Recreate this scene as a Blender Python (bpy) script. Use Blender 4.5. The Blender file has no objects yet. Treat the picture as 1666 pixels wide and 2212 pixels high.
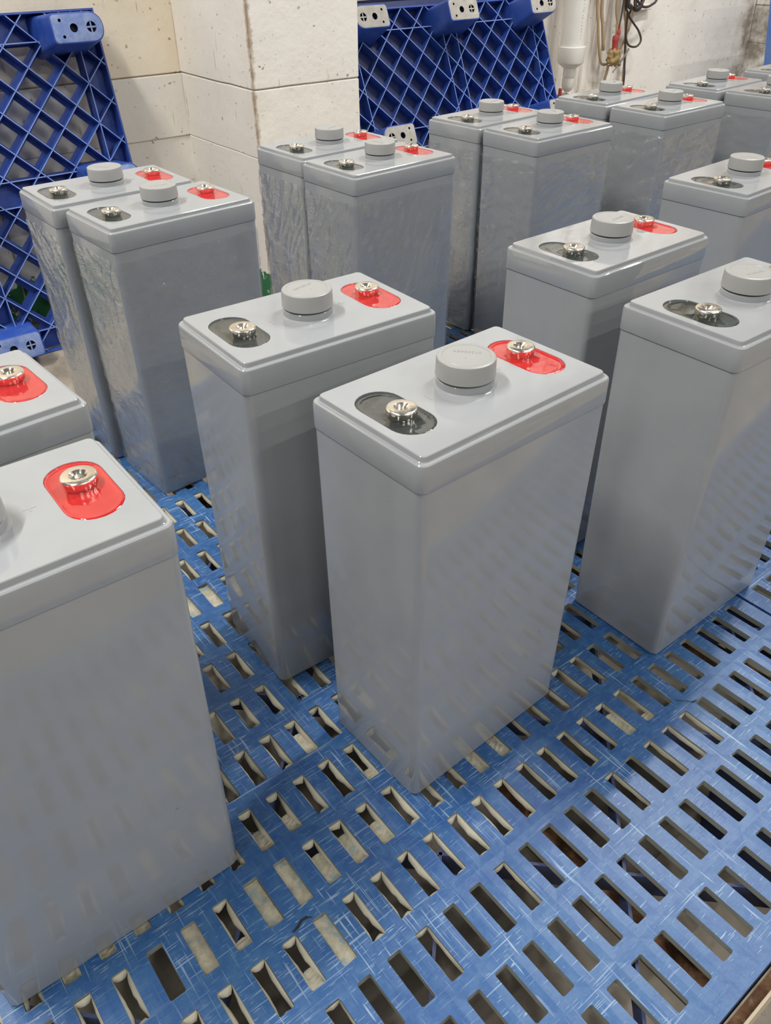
import bpy, bmesh, math, random
from mathutils import Vector, Matrix, noise
random.seed(7)
PI = math.pi
S = bpy.context.scene
COL = S.collection

# ------------------------------------------------------------------ camera
cam_d = bpy.data.cameras.new('camera'); cam = bpy.data.objects.new('camera', cam_d); COL.objects.link(cam)
Rr = Vector((0.784895, -0.619603, -0.005628)); Uu = Vector((0.372368, 0.464405, 0.803536)); Ff = Vector((0.495259, 0.632787, -0.59523))
m = Matrix.Identity(4)
for i in range(3):
    m[i][0] = Rr[i]; m[i][1] = Uu[i]; m[i][2] = -Ff[i]
m.translation = Vector((-0.2307, -0.17635, 0.55174))
cam.matrix_world = m
cam_d.sensor_fit = 'HORIZONTAL'; cam_d.sensor_width = 36.0; cam_d.lens = 36.0 * 1713.6 / 1666.0
cam_d.clip_start = 0.01; cam_d.clip_end = 60
S.camera = cam

# ------------------------------------------------------------------ light
W = bpy.data.worlds.new('hall'); S.world = W; W.use_nodes = True
W.node_tree.nodes['Background'].inputs[0].default_value = (0.90, 0.87, 0.83, 1)
W.node_tree.nodes['Background'].inputs[1].default_value = 0.19

def tube_light(name, loc, length, width, rz, power, color=(1, 0.985, 0.95)):
    l = bpy.data.lights.new(name, 'AREA'); l.shape = 'RECTANGLE'; l.size = length; l.size_y = width
    l.energy = power; l.color = color
    o = bpy.data.objects.new(name, l); COL.objects.link(o); o.location = loc; o.rotation_euler = (0, 0, rz)
    return o
for lx, ly, lz, rz_, pw in ((-0.92, 0.74, 2.45, 60, 66), (1.9, 0.55, 2.6, 0, 64), (0.4, -2.2, 2.9, 0, 27), (3.2, -0.8, 2.9, 0, 26),
                            (2.9, -2.8, 2.9, 0, 26), (-2.6, -0.9, 2.9, 0, 32), (1.0, -4.0, 3.0, 0, 62), (-2.0, -4.4, 3.0, 0, 60), (4.8, 0.5, 2.9, 0, 20), (3.5, -5.5, 3.0, 0, 55)):  # unseen extra tubes, added for film glints and light on battery sides
    tube_light('ceiling_or_added_tube', (lx, ly, lz), 1.2, 0.05, math.radians(rz_), pw)
S.view_settings.view_transform = 'Standard'; S.view_settings.look = 'None'
S.view_settings.gamma = 1.0; S.view_settings.use_curve_mapping = False
S.view_settings.exposure = -0.09

# ------------------------------------------------------------------ material helpers
def srgb(r, g, b):
    f = lambda c: (c / 255 / 12.92) if c / 255 <= 0.04045 else ((c / 255 + 0.055) / 1.055) ** 2.4
    return (f(r), f(g), f(b), 1)
class NT:
    def __init__(s, name):
        s.m = bpy.data.materials.new(name); s.m.use_nodes = True; s.t = s.m.node_tree; s.n = s.t.nodes
        s.b = s.n['Principled BSDF']; s.out = s.n['Material Output']
    def add(s, typ, **kw):
        n = s.n.new(typ)
        for k, v in kw.items():
            if k.startswith('i_'):
                key = k[2:]; key = int(key) if key.isdigit() else key
                n.inputs[key].default_value = v
            else: setattr(n, k, v)
        return n
    def link(s, a, b): s.t.links.new(a, b)
    def pos(s, scale=(1, 1, 1), rot=(0, 0, 0), obj=False):
        src = s.add('ShaderNodeTexCoord').outputs['Object'] if obj else s.add('ShaderNodeNewGeometry').outputs['Position']
        mp = s.add('ShaderNodeMapping'); mp.inputs['Scale'].default_value = scale; mp.inputs['Rotation'].default_value = rot
        s.link(src, mp.inputs['Vector']); return mp.outputs[0]
    def noise(s, vec, scale, detail=4, rough=0.55, dist=0.0):
        n = s.add('ShaderNodeTexNoise'); n.inputs['Scale'].default_value = scale; n.inputs['Detail'].default_value = detail
        n.inputs['Roughness'].default_value = rough; n.inputs['Distortion'].default_value = dist
        s.link(vec, n.inputs['Vector']); return n.outputs['Fac']
    def ramp(s, fac, a, b, va=0.0, vb=1.0):
        n = s.add('ShaderNodeMapRange'); n.clamp = True
        n.inputs['From Min'].default_value = a; n.inputs['From Max'].default_value = b
        n.inputs['To Min'].default_value = va; n.inputs['To Max'].default_value = vb
        s.link(fac, n.inputs['Value']); return n.outputs['Result']
    def mix(s, fac, a, b):
        n = s.add('ShaderNodeMix'); n.data_type = 'RGBA'
        for k, v in ((0, fac), (6, a), (7, b)):
            if hasattr(v, 'links'): s.link(v, n.inputs[k])
            else: n.inputs[k].default_value = v
        return n.outputs[2]
    def math(s, op, a, b=0.0):
        n = s.add('ShaderNodeMath', operation=op)
        for k, v in ((0, a), (1, b)):
            if hasattr(v, 'links'): s.link(v, n.inputs[k])
            else: n.inputs[k].default_value = v
        return n.outputs[0]
    def bump(s, h, strength=0.2, dist=0.001):
        n = s.add('ShaderNodeBump'); n.inputs['Strength'].default_value = strength; n.inputs['Distance'].default_value = dist
        s.link(h, n.inputs['Height']); s.link(n.outputs[0], s.b.inputs['Normal']); return n
    def col(s, c):
        if hasattr(c, 'links'): s.link(c, s.b.inputs['Base Color'])
        else: s.b.inputs['Base Color'].default_value = c
    def set(s, **kw):
        for k, v in kw.items(): s.b.inputs[k.replace('_', ' ')].default_value = v
        return s

def plain(name, c, rough=0.5, metal=0.0, ior=1.45, var=0.06, scale=40, bump=0.0):
    k = NT(name); p = k.pos(obj=True)
    n = k.noise(p, scale, 3)
    dark = tuple(x * (1 - var) for x in c[:3]) + (1,); lite = tuple(min(1, x * (1 + var)) for x in c[:3]) + (1,)
    k.col(k.mix(n, dark, lite)); k.set(Roughness=rough, Metallic=metal, IOR=ior)
    if bump: k.bump(k.noise(p, scale * 4, 4), bump, 0.001)
    return k.m

# battery plastic: smooth grey ABS, faint smudges
k = NT('grey_battery_plastic'); p = k.pos(obj=True)
sm = k.ramp(k.noise(p, 26, 5, 0.6), 0.35, 0.75)
c = k.mix(sm, (0.302, 0.314, 0.326, 1), (0.330, 0.340, 0.348, 1))
spk = k.ramp(k.noise(p, 90, 2, 0.5), 0.765, 0.80)
k.col(k.mix(k.math('MULTIPLY', spk, 0.35), c, (0.09, 0.09, 0.085, 1)))
k.link(k.ramp(k.noise(p, 14, 4), 0.3, 0.8, 0.075, 0.115), k.b.inputs['Roughness'])
k.set(IOR=1.56); k.bump(k.noise(p, 9, 1), 0.005, 0.002)
M_BODY = k.m
k = NT('film_glossed_grey_plastic'); p = k.pos(obj=True)
k.col(k.mix(sm if False else k.noise(p, 26, 4), (0.302, 0.314, 0.326, 1), (0.330, 0.340, 0.348, 1))); k.set(Roughness=0.035, IOR=1.6, Coat_Weight=0.7, Coat_Roughness=0.03)
k.bump(k.noise(k.pos((1, 2.2, 1), (0, 0, 0.5), obj=True), 38, 2, 0.5, 0.6), 0.16, 0.002); M_BODYG = k.m
M_CAP = plain('grey_cap_plastic', (0.325, 0.325, 0.315, 1), 0.32, var=0.03)
M_GAP = plain('black_rubber_ring', (0.012, 0.012, 0.012, 1), 0.6)
M_TEXT = plain('grey_ink', (0.24, 0.24, 0.24, 1), 0.6)
def epoxy(name, c, c2):
    k = NT(name); p = k.pos(obj=True)
    k.col(k.mix(k.ramp(k.noise(p, 60, 2), 0.35, 0.7), c, c2)); k.set(Roughness=0.06, IOR=1.55, Coat_Weight=0.6, Coat_Roughness=0.03)
    k.bump(k.noise(p, 70, 2), 0.12, 0.002); return k.m
M_BLK = epoxy('black_epoxy', (0.022, 0.028, 0.027, 1), (0.04, 0.046, 0.043, 1))
M_RED = epoxy('red_epoxy', (0.42, 0.012, 0.013, 1), (0.52, 0.022, 0.022, 1))
k = NT('tinned_terminal'); p = k.pos(obj=True)
k.col(k.mix(k.noise(p, 120, 3), (0.78, 0.72, 0.62, 1), (0.93, 0.89, 0.80, 1))); k.set(Metallic=1.0)
k.link(k.ramp(k.noise(p, 200, 3), 0.3, 0.8, 0.12, 0.32), k.b.inputs['Roughness']); k.bump(k.noise(p, 300, 2), 0.08, 0.0006)
M_TERM = k.m
# clear film
k = NT('clear_stretch_film')
tr = k.add('ShaderNodeBsdfTransparent'); gl = k.add('ShaderNodeBsdfGlossy'); gl.inputs['Roughness'].default_value = 0.07
gl.inputs['Color'].default_value = (1, 1, 1, 1)
fp = k.pos((1, 1, 2.0), (0.5, 0.3, 0.4), obj=True); fb = k.add('ShaderNodeBump'); fb.inputs['Strength'].default_value = 0.7; fb.inputs['Distance'].default_value = 0.003
fn = k.noise(fp, 42, 4, 0.6, 0.8); k.link(k.math('ABSOLUTE', k.math('SUBTRACT', fn, 0.5)), fb.inputs['Height']); k.link(fb.outputs[0], gl.inputs['Normal'])
lw = k.add('ShaderNodeLayerWeight'); lw.inputs['Blend'].default_value = 0.5
fc = k.math('ADD', k.math('MULTIPLY', k.math('POWER', lw.outputs['Facing'], 3.0), 0.60), 0.12)
mx = k.add('ShaderNodeMixShader'); k.link(fc, mx.inputs[0]); k.link(tr.outputs[0], mx.inputs[1]); k.link(gl.outputs[0], mx.inputs[2])
k.link(mx.outputs[0], k.out.inputs['Surface'])
M_FILM = k.m

def scratches(k, scale_sets, vec_rot_fn=None):
    tot = None
    for (sx, sy, sz, rz, th) in scale_sets:
        v = k.pos((sx, sy, sz), (0, 0, rz))
        n = k.noise(v, 1.0, 1, 0.5, 0.35)
        r = k.ramp(n, th, th + 0.05)
        tot = r if tot is None else k.math('MAXIMUM', tot, r)
    return tot
def blue_deck(name):
    k = NT(name)
    p = k.pos()
    big = k.ramp(k.noise(p, 5, 3), 0.3, 0.7)
    c = k.mix(big, (0.009, 0.052, 0.195, 1), (0.022, 0.094, 0.25, 1))
    mot = k.ramp(k.noise(p, 90, 6, 0.75), 0.42, 0.75)
    c = k.mix(k.math('MULTIPLY', mot, 0.7), c, (0.060, 0.152, 0.285, 1))
    sc = scratches(k, [(30, 620, 1, 0.06, 0.665), (90, 900, 1, -0.12, 0.66), (620, 22, 1, -0.08, 0.675), (430, 18, 1, 0.62, 0.675), (16, 520, 1, 1.05, 0.68), (12, 420, 1, -0.5, 0.68)])
    area = k.ramp(k.noise(p, 11, 3, 0.6), 0.40, 0.60, 0.12, 0.9)
    c = k.mix(k.math('MULTIPLY', sc, area), c, (0.25, 0.34, 0.47, 1))
    dirt = k.ramp(k.noise(p, 30, 6, 0.7), 0.62, 0.8)
    c = k.mix(k.math('MULTIPLY', dirt, 0.4), c, (0.10, 0.12, 0.13, 1))
    k.col(c); k.set(Roughness=0.42, IOR=1.5)
    k.bump(k.math('SUBTRACT', k.noise(p, 120, 5, 0.7), sc), 0.25, 0.0006)
    return k.m
M_DECK = blue_deck('worn_blue_deck')
M_CUT = plain('worn_slot_edge', (0.22, 0.23, 0.21, 1), 0.7, var=0.35, scale=60)
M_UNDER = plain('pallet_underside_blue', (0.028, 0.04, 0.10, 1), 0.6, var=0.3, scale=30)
M_LINER = plain('curled_pale_liner', (0.42, 0.40, 0.32, 1), 0.75, var=0.25, scale=70, bump=0.4)
k = NT('stained_liner_plug'); p = k.pos()
c = k.mix(k.ramp(k.noise(p, 55, 5, 0.7), 0.35, 0.7), (0.26, 0.24, 0.17, 1), (0.48, 0.44, 0.34, 1))
c = k.mix(k.ramp(k.noise(p, 90, 5, 0.7, 0.5), 0.52, 0.62, 0, 0.7), c, (0.16, 0.24, 0.27, 1))
k.col(c); k.set(Roughness=0.75); k.bump(k.noise(p, 250, 5, 0.7), 0.5, 0.001); M_PLUG = k.m
# blue moulded plastic of the leaning pallets
def blue_plastic(name, a, b, worn=0.35):
    k = NT(name); p = k.pos()
    c = k.mix(k.ramp(k.noise(p, 7, 4), 0.3, 0.7), a, b)
    c = k.mix(k.ramp(k.noise(p, 22, 6, 0.7), 0.5, 0.85, 0, worn), c, (0.20, 0.27, 0.42, 1))
    k.col(c); k.set(Roughness=0.38, IOR=1.48); k.bump(k.noise(p, 90, 3), 0.1, 0.001); return k.m
M_BLUE = blue_plastic('blue_moulded_plastic', (0.018, 0.055, 0.29, 1), (0.030, 0.085, 0.38, 1))
M_BLUE_SHADE = blue_plastic('blue_plastic_painted_shade', (0.010, 0.018, 0.085, 1), (0.014, 0.028, 0.12, 1), 0.1)  # darker copy of the pallet blue, painting the shade behind the front pallet
M_EDGE = plain('whitened_rib_edge', (0.18, 0.27, 0.60, 1), 0.5, var=0.3, scale=50)
M_BLUE2 = blue_plastic('faded_blue_plastic', (0.06, 0.14, 0.42, 1), (0.11, 0.20, 0.48, 1), 0.7)
k = NT('scuffed_foot_face'); p = k.pos()
c = k.mix(k.ramp(k.noise(p, 45, 6, 0.7), 0.35, 0.75), (0.33, 0.31, 0.28, 1), (0.50, 0.47, 0.42, 1))
k.col(c); k.set(Roughness=0.7); M_FOOT = k.m
k = NT('scuffed_blue_foot_face'); p = k.pos()
c = k.mix(k.ramp(k.noise(p, 35, 6, 0.7), 0.35, 0.75), (0.10, 0.17, 0.42, 1), (0.30, 0.36, 0.55, 1))
k.col(c); k.set(Roughness=0.5); M_FOOTB = k.m
M_HOLE = plain('dark_foot_hole', (0.012, 0.018, 0.05, 1), 0.7)

def whitewash(name, base, lo, stain, st_amt, drips_and_band=False):
    k = NT(name); p = k.pos()
    c = k.mix(k.ramp(k.noise(p, 3.2, 5, 0.6), 0.35, 0.7), lo, base)
    c = k.mix(k.ramp(k.noise(p, 2.1, 4, 0.6, 0.3), 0.48, 0.72, 0, st_amt), c, stain)
    sp = k.ramp(k.noise(p, 75, 3, 0.6), 0.665, 0.71)
    c = k.mix(k.math('MULTIPLY', sp, 0.75), c, (0.20, 0.15, 0.10, 1))
    vs = k.pos((70, 70, 9), (0, 0.12, 0)); sp2 = k.ramp(k.noise(vs, 1.0, 3, 0.65), 0.655, 0.73)
    c = k.mix(k.math('MULTIPLY', sp2, 0.5), c, (0.24, 0.20, 0.16, 1))
    sep = k.add('ShaderNodeSeparateXYZ'); k.link(k.add('ShaderNodeNewGeometry').outputs['Position'], sep.inputs[0])
    if drips_and_band:
        dx = k.math('ABSOLUTE', k.math('SUBTRACT', sep.outputs[0], 2.20)); mk = k.ramp(dx, 0.05, 0.26, 1, 0)
        vd = k.pos((34, 34, 4)); dr = k.ramp(k.noise(vd, 1.0, 4, 0.6, 0.4), 0.45, 0.66)
        c = k.mix(k.math('MULTIPLY', k.math('MULTIPLY', mk, dr), 0.8), c, (0.27, 0.20, 0.14, 1))
        dx = k.math('ABSOLUTE', k.math('SUBTRACT', sep.outputs[0], 3.24)); mk = k.ramp(dx, 0.06, 0.14, 1, 0)
        dr = k.ramp(k.noise(p, 16, 4, 0.6), 0.3, 0.6)
        c = k.mix(k.math('MULTIPLY', k.math('MULTIPLY', mk, dr), 0.85), c, (0.20, 0.16, 0.11, 1))  # darker brown band around the right wall corner, broken up by noise
        hi = k.ramp(sep.outputs[2], 0.30, 0.42); dr = k.ramp(k.noise(p, 9, 5, 0.65), 0.42, 0.65)
        c = k.mix(k.math('MULTIPLY', k.math('MULTIPLY', hi, dr), 0.55), c, (0.40, 0.31, 0.20, 1))
    ex_ = k.math('ABSOLUTE', k.math('SUBTRACT', sep.outputs[0], 0.654)); ey_ = k.math('ABSOLUTE', k.math('SUBTRACT', sep.outputs[1], 1.37))
    ed = k.math('ADD', k.math('ADD', ex_, ey_), k.math('MULTIPLY', k.noise(p, 34, 5, 0.7), -0.032))
    c = k.mix(k.ramp(ed, -0.013, -0.006, 0.85, 0), c, (0.36, 0.25, 0.16, 1))
    zz = k.math('ADD', sep.outputs[2], k.math('MULTIPLY', k.noise(p, 40, 4, 0.7), -0.04))
    gr = k.ramp(zz, -0.106, -0.103, 1, 0)
    chip = k.ramp(k.noise(p, 28, 5, 0.7), 0.60, 0.64, 1, 0)
    c = k.mix(k.math('MULTIPLY', gr, chip), c, (0.035, 0.17, 0.07, 1))
    k.col(c); k.set(Roughness=0.85, IOR=1.4)
    h = k.math('ADD', k.noise(p, 55, 6, 0.65), k.math('MULTIPLY', k.noise(p, 9, 3), 2.0))
    k.bump(h, 0.5, 0.002); return k.m
M_W1 = whitewash('whitewashed_block', (0.90, 0.87, 0.81, 1), (0.80, 0.77, 0.71, 1), (0.74, 0.64, 0.50, 1), 0.35)
M_W2 = whitewash('yellowed_block', (0.88, 0.80, 0.66, 1), (0.82, 0.74, 0.60, 1), (0.72, 0.59, 0.40, 1), 0.6)
M_W3 = whitewash('stained_whitewash', (0.90, 0.87, 0.81, 1), (0.82, 0.78, 0.72, 1), (0.66, 0.56, 0.43, 1), 0.55, True)
M_MORTAR = plain('mortar', (0.62, 0.54, 0.43, 1), 0.9, var=0.3, scale=20)
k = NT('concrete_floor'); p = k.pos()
c = k.mix(k.ramp(k.noise(p, 6, 6, 0.65), 0.3, 0.7), (0.13, 0.11, 0.085, 1), (0.46, 0.40, 0.32, 1))  # dark patches paint the shadowed floor seen through the slots
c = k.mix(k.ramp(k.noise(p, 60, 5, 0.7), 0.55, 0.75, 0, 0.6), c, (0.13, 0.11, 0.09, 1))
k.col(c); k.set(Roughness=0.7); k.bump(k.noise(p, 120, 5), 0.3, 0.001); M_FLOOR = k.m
k = NT('rusty_steel'); p = k.pos()
c = k.mix(k.ramp(k.noise(p, 45, 6, 0.7), 0.35, 0.68), (0.10, 0.035, 0.015, 1), (0.32, 0.17, 0.085, 1))
c = k.mix(k.ramp(k.noise(p, 130, 5, 0.7), 0.55, 0.75, 0, 0.7), c, (0.50, 0.40, 0.28, 1))
k.col(c); k.set(Roughness=0.8); k.bump(k.noise(p, 200, 5, 0.7), 0.5, 0.001); M_RUST = k.m
M_CREAM = plain('worn_steel_edge', (0.50, 0.42, 0.30, 1), 0.6, var=0.3)
M_PVC = plain('white_pvc', (0.74, 0.72, 0.67, 1), 0.35, var=0.04)
M_VALVE = plain('dirty_grey_valve', (0.20, 0.18, 0.155, 1), 0.7, var=0.4, scale=60)
M_REDP = plain('faded_red_plastic', (0.36, 0.05, 0.045, 1), 0.5, var=0.25)
M_TAN = plain('yellowed_hose', (0.42, 0.31, 0.19, 1), 0.45, var=0.2)
M_WAX = plain('brown_sponge', (0.30, 0.21, 0.09, 1), 0.7, var=0.4, scale=120)
M_CABLE = plain('black_cable', (0.055, 0.045, 0.04, 1), 0.5, var=0.3)

# ------------------------------------------------------------------ object helpers
def obj(name, mesh_or_bm, mats, parent=None, smooth=None, loc=None):
    if isinstance(mesh_or_bm, bmesh.types.BMesh):
        me = bpy.data.meshes.new(name); mesh_or_bm.to_mesh(me); mesh_or_bm.free()
        for mm in (mats if isinstance(mats, (list, tuple)) else [mats]): me.materials.append(mm)
        if smooth is not None:
            me.polygons.foreach_set('use_smooth', [True] * len(me.polygons))
            if smooth > 0:
                try: me.set_sharp_from_angle(angle=math.radians(smooth))
                except Exception: pass
    else: me = mesh_or_bm
    o = bpy.data.objects.new(name, me); COL.objects.link(o)
    if parent: o.parent = parent
    if loc: o.location = loc
    return o
def empty(name, loc=(0, 0, 0), rz=0.0):
    o = bpy.data.objects.new(name, None); COL.objects.link(o); o.location = loc; o.rotation_euler = (0, 0, rz)
    o.empty_display_size = 0.05; return o
def tag(o, label, cat, group=None):
    o['label'] = label; o['category'] = cat
    if group: o['group'] = group
    return o
def box(bm, x0, x1, y0, y1, z0, z1, mi=0):
    vs = [bm.verts.new(v) for v in ((x0, y0, z0), (x1, y0, z0), (x1, y1, z0), (x0, y1, z0), (x0, y0, z1), (x1, y0, z1), (x1, y1, z1), (x0, y1, z1))]
    for f in ((0, 3, 2, 1), (4, 5, 6, 7), (0, 1, 5, 4), (1, 2, 6, 5), (2, 3, 7, 6), (3, 0, 4, 7)):
        bm.faces.new([vs[i] for i in f]).material_index = mi
    return vs
def rrect(hx, hy, r, seg=5):
    pts = []
    for cx, cy, a0 in ((hx - r, hy - r, 0), (-hx + r, hy - r, PI / 2), (-hx + r, -hy + r, PI), (hx - r, -hy + r, 1.5 * PI)):
        for i in range(seg + 1):
            a = a0 + PI / 2 * i / seg; pts.append((cx + r * math.cos(a), cy + r * math.sin(a)))
    return pts
def stadium(cx, cy, hx, hy, seg=10, n=None):
    # long axis along y
    pts = []
    for c, a0 in ((hy - hx, 0), (-(hy - hx), PI)):
        for i in range(seg + 1):
            a = a0 + PI * i / seg; pts.append((cx + hx * math.cos(a), cy + c + hx * math.sin(a)))
    return pts
def loft(bm, rings, cap0=False, cap1=False, mi=0):
    R = [[bm.verts.new(p) for p in ring] for ring in rings]
    n = len(R[0])
    for a, b in zip(R, R[1:]):
        for i in range(n):
            j = (i + 1) % n; bm.faces.new((a[i], a[j], b[j], b[i])).material_index = mi
    if cap0: bm.faces.new(R[0][::-1]).material_index = mi
    if cap1: bm.faces.new(R[-1]).material_index = mi
    return R
def ring3(pts, z): return [(x, y, z) for x, y in pts]
def circ(r, n=40, cx=0, cy=0): return [(cx + r * math.cos(2 * PI * i / n), cy + r * math.sin(2 * PI * i / n)) for i in range(n)]
def lathe(bm, prof, n=40, cx=0, cy=0, cap0=False, cap1=False, mi=0):
    return loft(bm, [ring3(circ(r, n, cx, cy), z) for r, z in prof], cap0, cap1, mi)
def tube(bm, pts, r, n=8, smooth_steps=6, mi=0):
    P = [Vector(p) for p in pts]
    Q = []
    for i in range(len(P) - 1):
        p0 = P[max(i - 1, 0)]; p1 = P[i]; p2 = P[i + 1]; p3 = P[min(i + 2, len(P) - 1)]
        for s in range(smooth_steps):
            t = s / smooth_steps
            Q.append(0.5 * ((2 * p1) + (-p0 + p2) * t + (2 * p0 - 5 * p1 + 4 * p2 - p3) * t * t + (-p0 + 3 * p1 - 3 * p2 + p3) * t ** 3))
    Q.append(P[-1]); rings = []
    up = Vector((0.1, 1, 0.05)).normalized()
    for i, q in enumerate(Q):
        d = (Q[min(i + 1, len(Q) - 1)] - Q[max(i - 1, 0)]).normalized()
        a = d.cross(up).normalized(); b = d.cross(a).normalized()
        rr = r[min(int(i / smooth_steps), len(r) - 1)] if isinstance(r, (list, tuple)) else r
        rings.append([tuple(q + rr * (math.cos(2 * PI * k / n) * a + math.sin(2 * PI * k / n) * b)) for k in range(n)])
    loft(bm, rings, True, True, mi)

# ------------------------------------------------------------------ setting
FZ = -0.185
WALL_Y = 1.69; WALL_B = 1.83; PIL_X0, PIL_X1, PIL_Y = 0.654, 0.916, 1.37
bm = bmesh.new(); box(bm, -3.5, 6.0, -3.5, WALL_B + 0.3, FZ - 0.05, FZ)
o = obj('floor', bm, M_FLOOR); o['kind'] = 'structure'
COURSES = [FZ, 0.160, 0.288, 0.475, 0.665, 0.86, 1.06, 1.26, 1.46, 1.7]
def jt(z): return 0.0012 if abs(z - 0.288) < .01 or z > .4 else 0.0001
def block(parent, x0, x1, y0, y1, z0, z1, mat, j=0.0015):
    bm = bmesh.new(); box(bm, x0 + j, x1 - j, y0, y1, z0 + jt(z0), z1 - jt(z1))
    bmesh.ops.bevel(bm, geom=list(bm.edges), offset=0.0016, segments=2, affect='EDGES')
    return obj('block', bm, mat, parent, smooth=35)
def block_wall(name, x0, x1, y, depth, mats, length=0.60, seed=1, y_side=None):
    rnd = random.Random(seed)
    bm = bmesh.new(); box(bm, x0, x1, y + 0.006, y + depth, FZ, COURSES[-1])
    wl = obj(name, bm, M_MORTAR); wl['kind'] = 'structure'
    for ci in range(len(COURSES) - 1):
        x = x0; first = True
        while x < x1 - 1e-6:
            L = length if not (first and ci % 2) else length * 0.5
            first = False
            xe = min(x + L, x1)
            if x1 - xe < 0.12: xe = x1
            dy = rnd.uniform(-0.001, 0.001) - (0.003 if ci == 1 else 0)
            block(wl, x, xe, y + dy, y + 0.05, COURSES[ci], COURSES[ci + 1], mats(ci, x, rnd), 0.0022)
            x = xe
    return wl
block_wall('wall_left', -1.6, PIL_X0 + 0.004, WALL_Y, 0.25, lambda ci, x, r: M_W2 if ci == 2 else (M_W1 if ci < 3 else r.choice([M_W1, M_W2])), 0.9, 3)
# far right part of the wall: plastered smooth, one continuous face with stains
bm = bmesh.new()
NX, NZ = 60, 36; x0, x1 = PIL_X1, 3.215
V = [[bm.verts.new((x0 + (x1 - x0) * i / NX, WALL_B + 0.006 * noise.fractal((i * .23, 0, jz * .23), 1, 2, 3), FZ + 1.885 * jz / NZ)) for i in range(NX + 1)] for jz in range(NZ + 1)]
for jz in range(NZ):
    for i in range(NX): bm.faces.new((V[jz][i], V[jz][i + 1], V[jz + 1][i + 1], V[jz + 1][i]))
box(bm, x0, x1, WALL_B + 0.012, WALL_B + 0.25, FZ, 1.7)
o = obj('wall_back', bm, M_W3, smooth=30); o['kind'] = 'structure'
# pillars
def pillar(name, x0, x1, y0, mat, seed):
    rnd = random.Random(seed)
    bm = bmesh.new(); box(bm, x0 + 0.006, x1 - 0.006, y0 + 0.006, WALL_B + 0.02, FZ, COURSES[-1])
    pl = obj(name, bm, M_MORTAR); pl['kind'] = 'structure'
    for ci in range(len(COURSES) - 1):
        z0, z1 = COURSES[ci], COURSES[ci + 1]
        d = rnd.uniform(-0.001, 0.001)
        bm = bmesh.new(); box(bm, x0 + d, x1 + d, y0 + d, WALL_B + 0.004, z0 + jt(z0) * .7, z1 - jt(z1) * .7)
        bmesh.ops.bevel(bm, geom=list(bm.edges), offset=0.0018, segments=2, affect='EDGES')
        bmesh.ops.subdivide_edges(bm, edges=[e for e in bm.edges if e.calc_length() > 0.08], cuts=9, use_grid_fill=True)
        for v in bm.verts:
            v.co += 0.0022 * Vector(noise.noise_vector(v.co * 14)) * (0.6 if abs(v.co.x - x0) < 0.02 else 0.35)
        obj('block', bm, mat, pl, smooth=35)
    return pl
pillar('wall_pillar', PIL_X0, PIL_X1, PIL_Y, M_W1, 5)
pillar('wall_pillar', 3.22, 3.55, 1.66, M_W3, 8)
bm = bmesh.new(); box(bm, 3.55, 5.0, WALL_B, WALL_B + 0.25, FZ, 1.7)
o = obj('wall_right', bm, M_W3); o['kind'] = 'structure'

# ------------------------------------------------------------------ slotted floor pallets
PU, PV = 0.024795, 0.051355
HX, HY = 0.0056, 0.0190
DT = 0.006
def slotted_deck(xs, ys, x0, x1, y0, y1, skip=()):
    bm = bmesh.new(); c = 0.0010
    def octo(cx, cy, rnd):
        hx, hy = HX + rnd.uniform(-.0002, .0003), HY + rnd.uniform(-.0004, .0004)
        return [(cx + hx, cy - hy + c), (cx + hx, cy + hy - c), (cx + hx - c, cy + hy), (cx - hx + c, cy + hy), (cx - hx, cy + hy - c), (cx - hx, cy - hy + c), (cx - hx + c, cy - hy), (cx + hx - c, cy - hy)]
    rnd = random.Random(3)
    bx = [x0] + [(a + b) / 2 for a, b in zip(xs, xs[1:])] + [x1]; by = [y0] + [(a + b) / 2 for a, b in zip(ys, ys[1:])] + [y1]
    G = {}; GB = {}
    def wz(x, y): return 0.0009 * noise.noise((x * 5, y * 5, 0))
    def gv(i, j, d, z):
        if (i, j) not in d: d[(i, j)] = bm.verts.new((bx[i], by[j], z + min(0, wz(bx[i], by[j]))))
        return d[(i, j)]
    for i, cx in enumerate(xs):
        for j, cy in enumerate(ys):
            ring = octo(cx, cy, rnd)
            for (z, d, flip) in ((0.0, G, False), (-DT, GB, True)):
                A = gv(i + 1, j, d, z); B = gv(i + 1, j + 1, d, z); Cc = gv(i, j + 1, d, z); D = gv(i, j, d, z)
                h = [bm.verts.new((x, y, z + min(0, wz(cx, cy)) - (0.0003 if z == 0 else 0))) for x, y in ring]
                fs = [(A, B, h[1], h[0]), (B, h[2], h[1]), (B, Cc, h[3], h[2]), (Cc, h[4], h[3]), (Cc, D, h[5], h[4]), (D, h[6], h[5]), (D, A, h[7], h[6]), (A, h[0], h[7])]
                for f in fs:
                    bm.faces.new(f if not flip else f[::-1])
                if z == 0.0: top = h
            for q in range(8):
                bm.faces.new((top[q], top[(q + 1) % 8], h[(q + 1) % 8], h[q])).material_index = 1
    nx, ny = len(xs), len(ys)
    for i in range(nx):
        for j in (0, ny):
            a, b = (gv(i, j, G, 0), gv(i + 1, j, G, 0)); cc, dd = gv(i + 1, j, GB, -DT), gv(i, j, GB, -DT)
            bm.faces.new((a, dd, cc, b) if j == 0 else (b, cc, dd, a))
    for j in range(ny):
        for i in (0, nx):
            a, b = (gv(i, j, G, 0), gv(i, j + 1, G, 0)); cc, dd = gv(i, j + 1, GB, -DT), gv(i, j, GB, -DT)
            bm.faces.new((b, cc, dd, a) if i == 0 else (a, dd, cc, b))
    return bm
ROWS = [-0.1027 + PV * k for k in range(19)]
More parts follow.
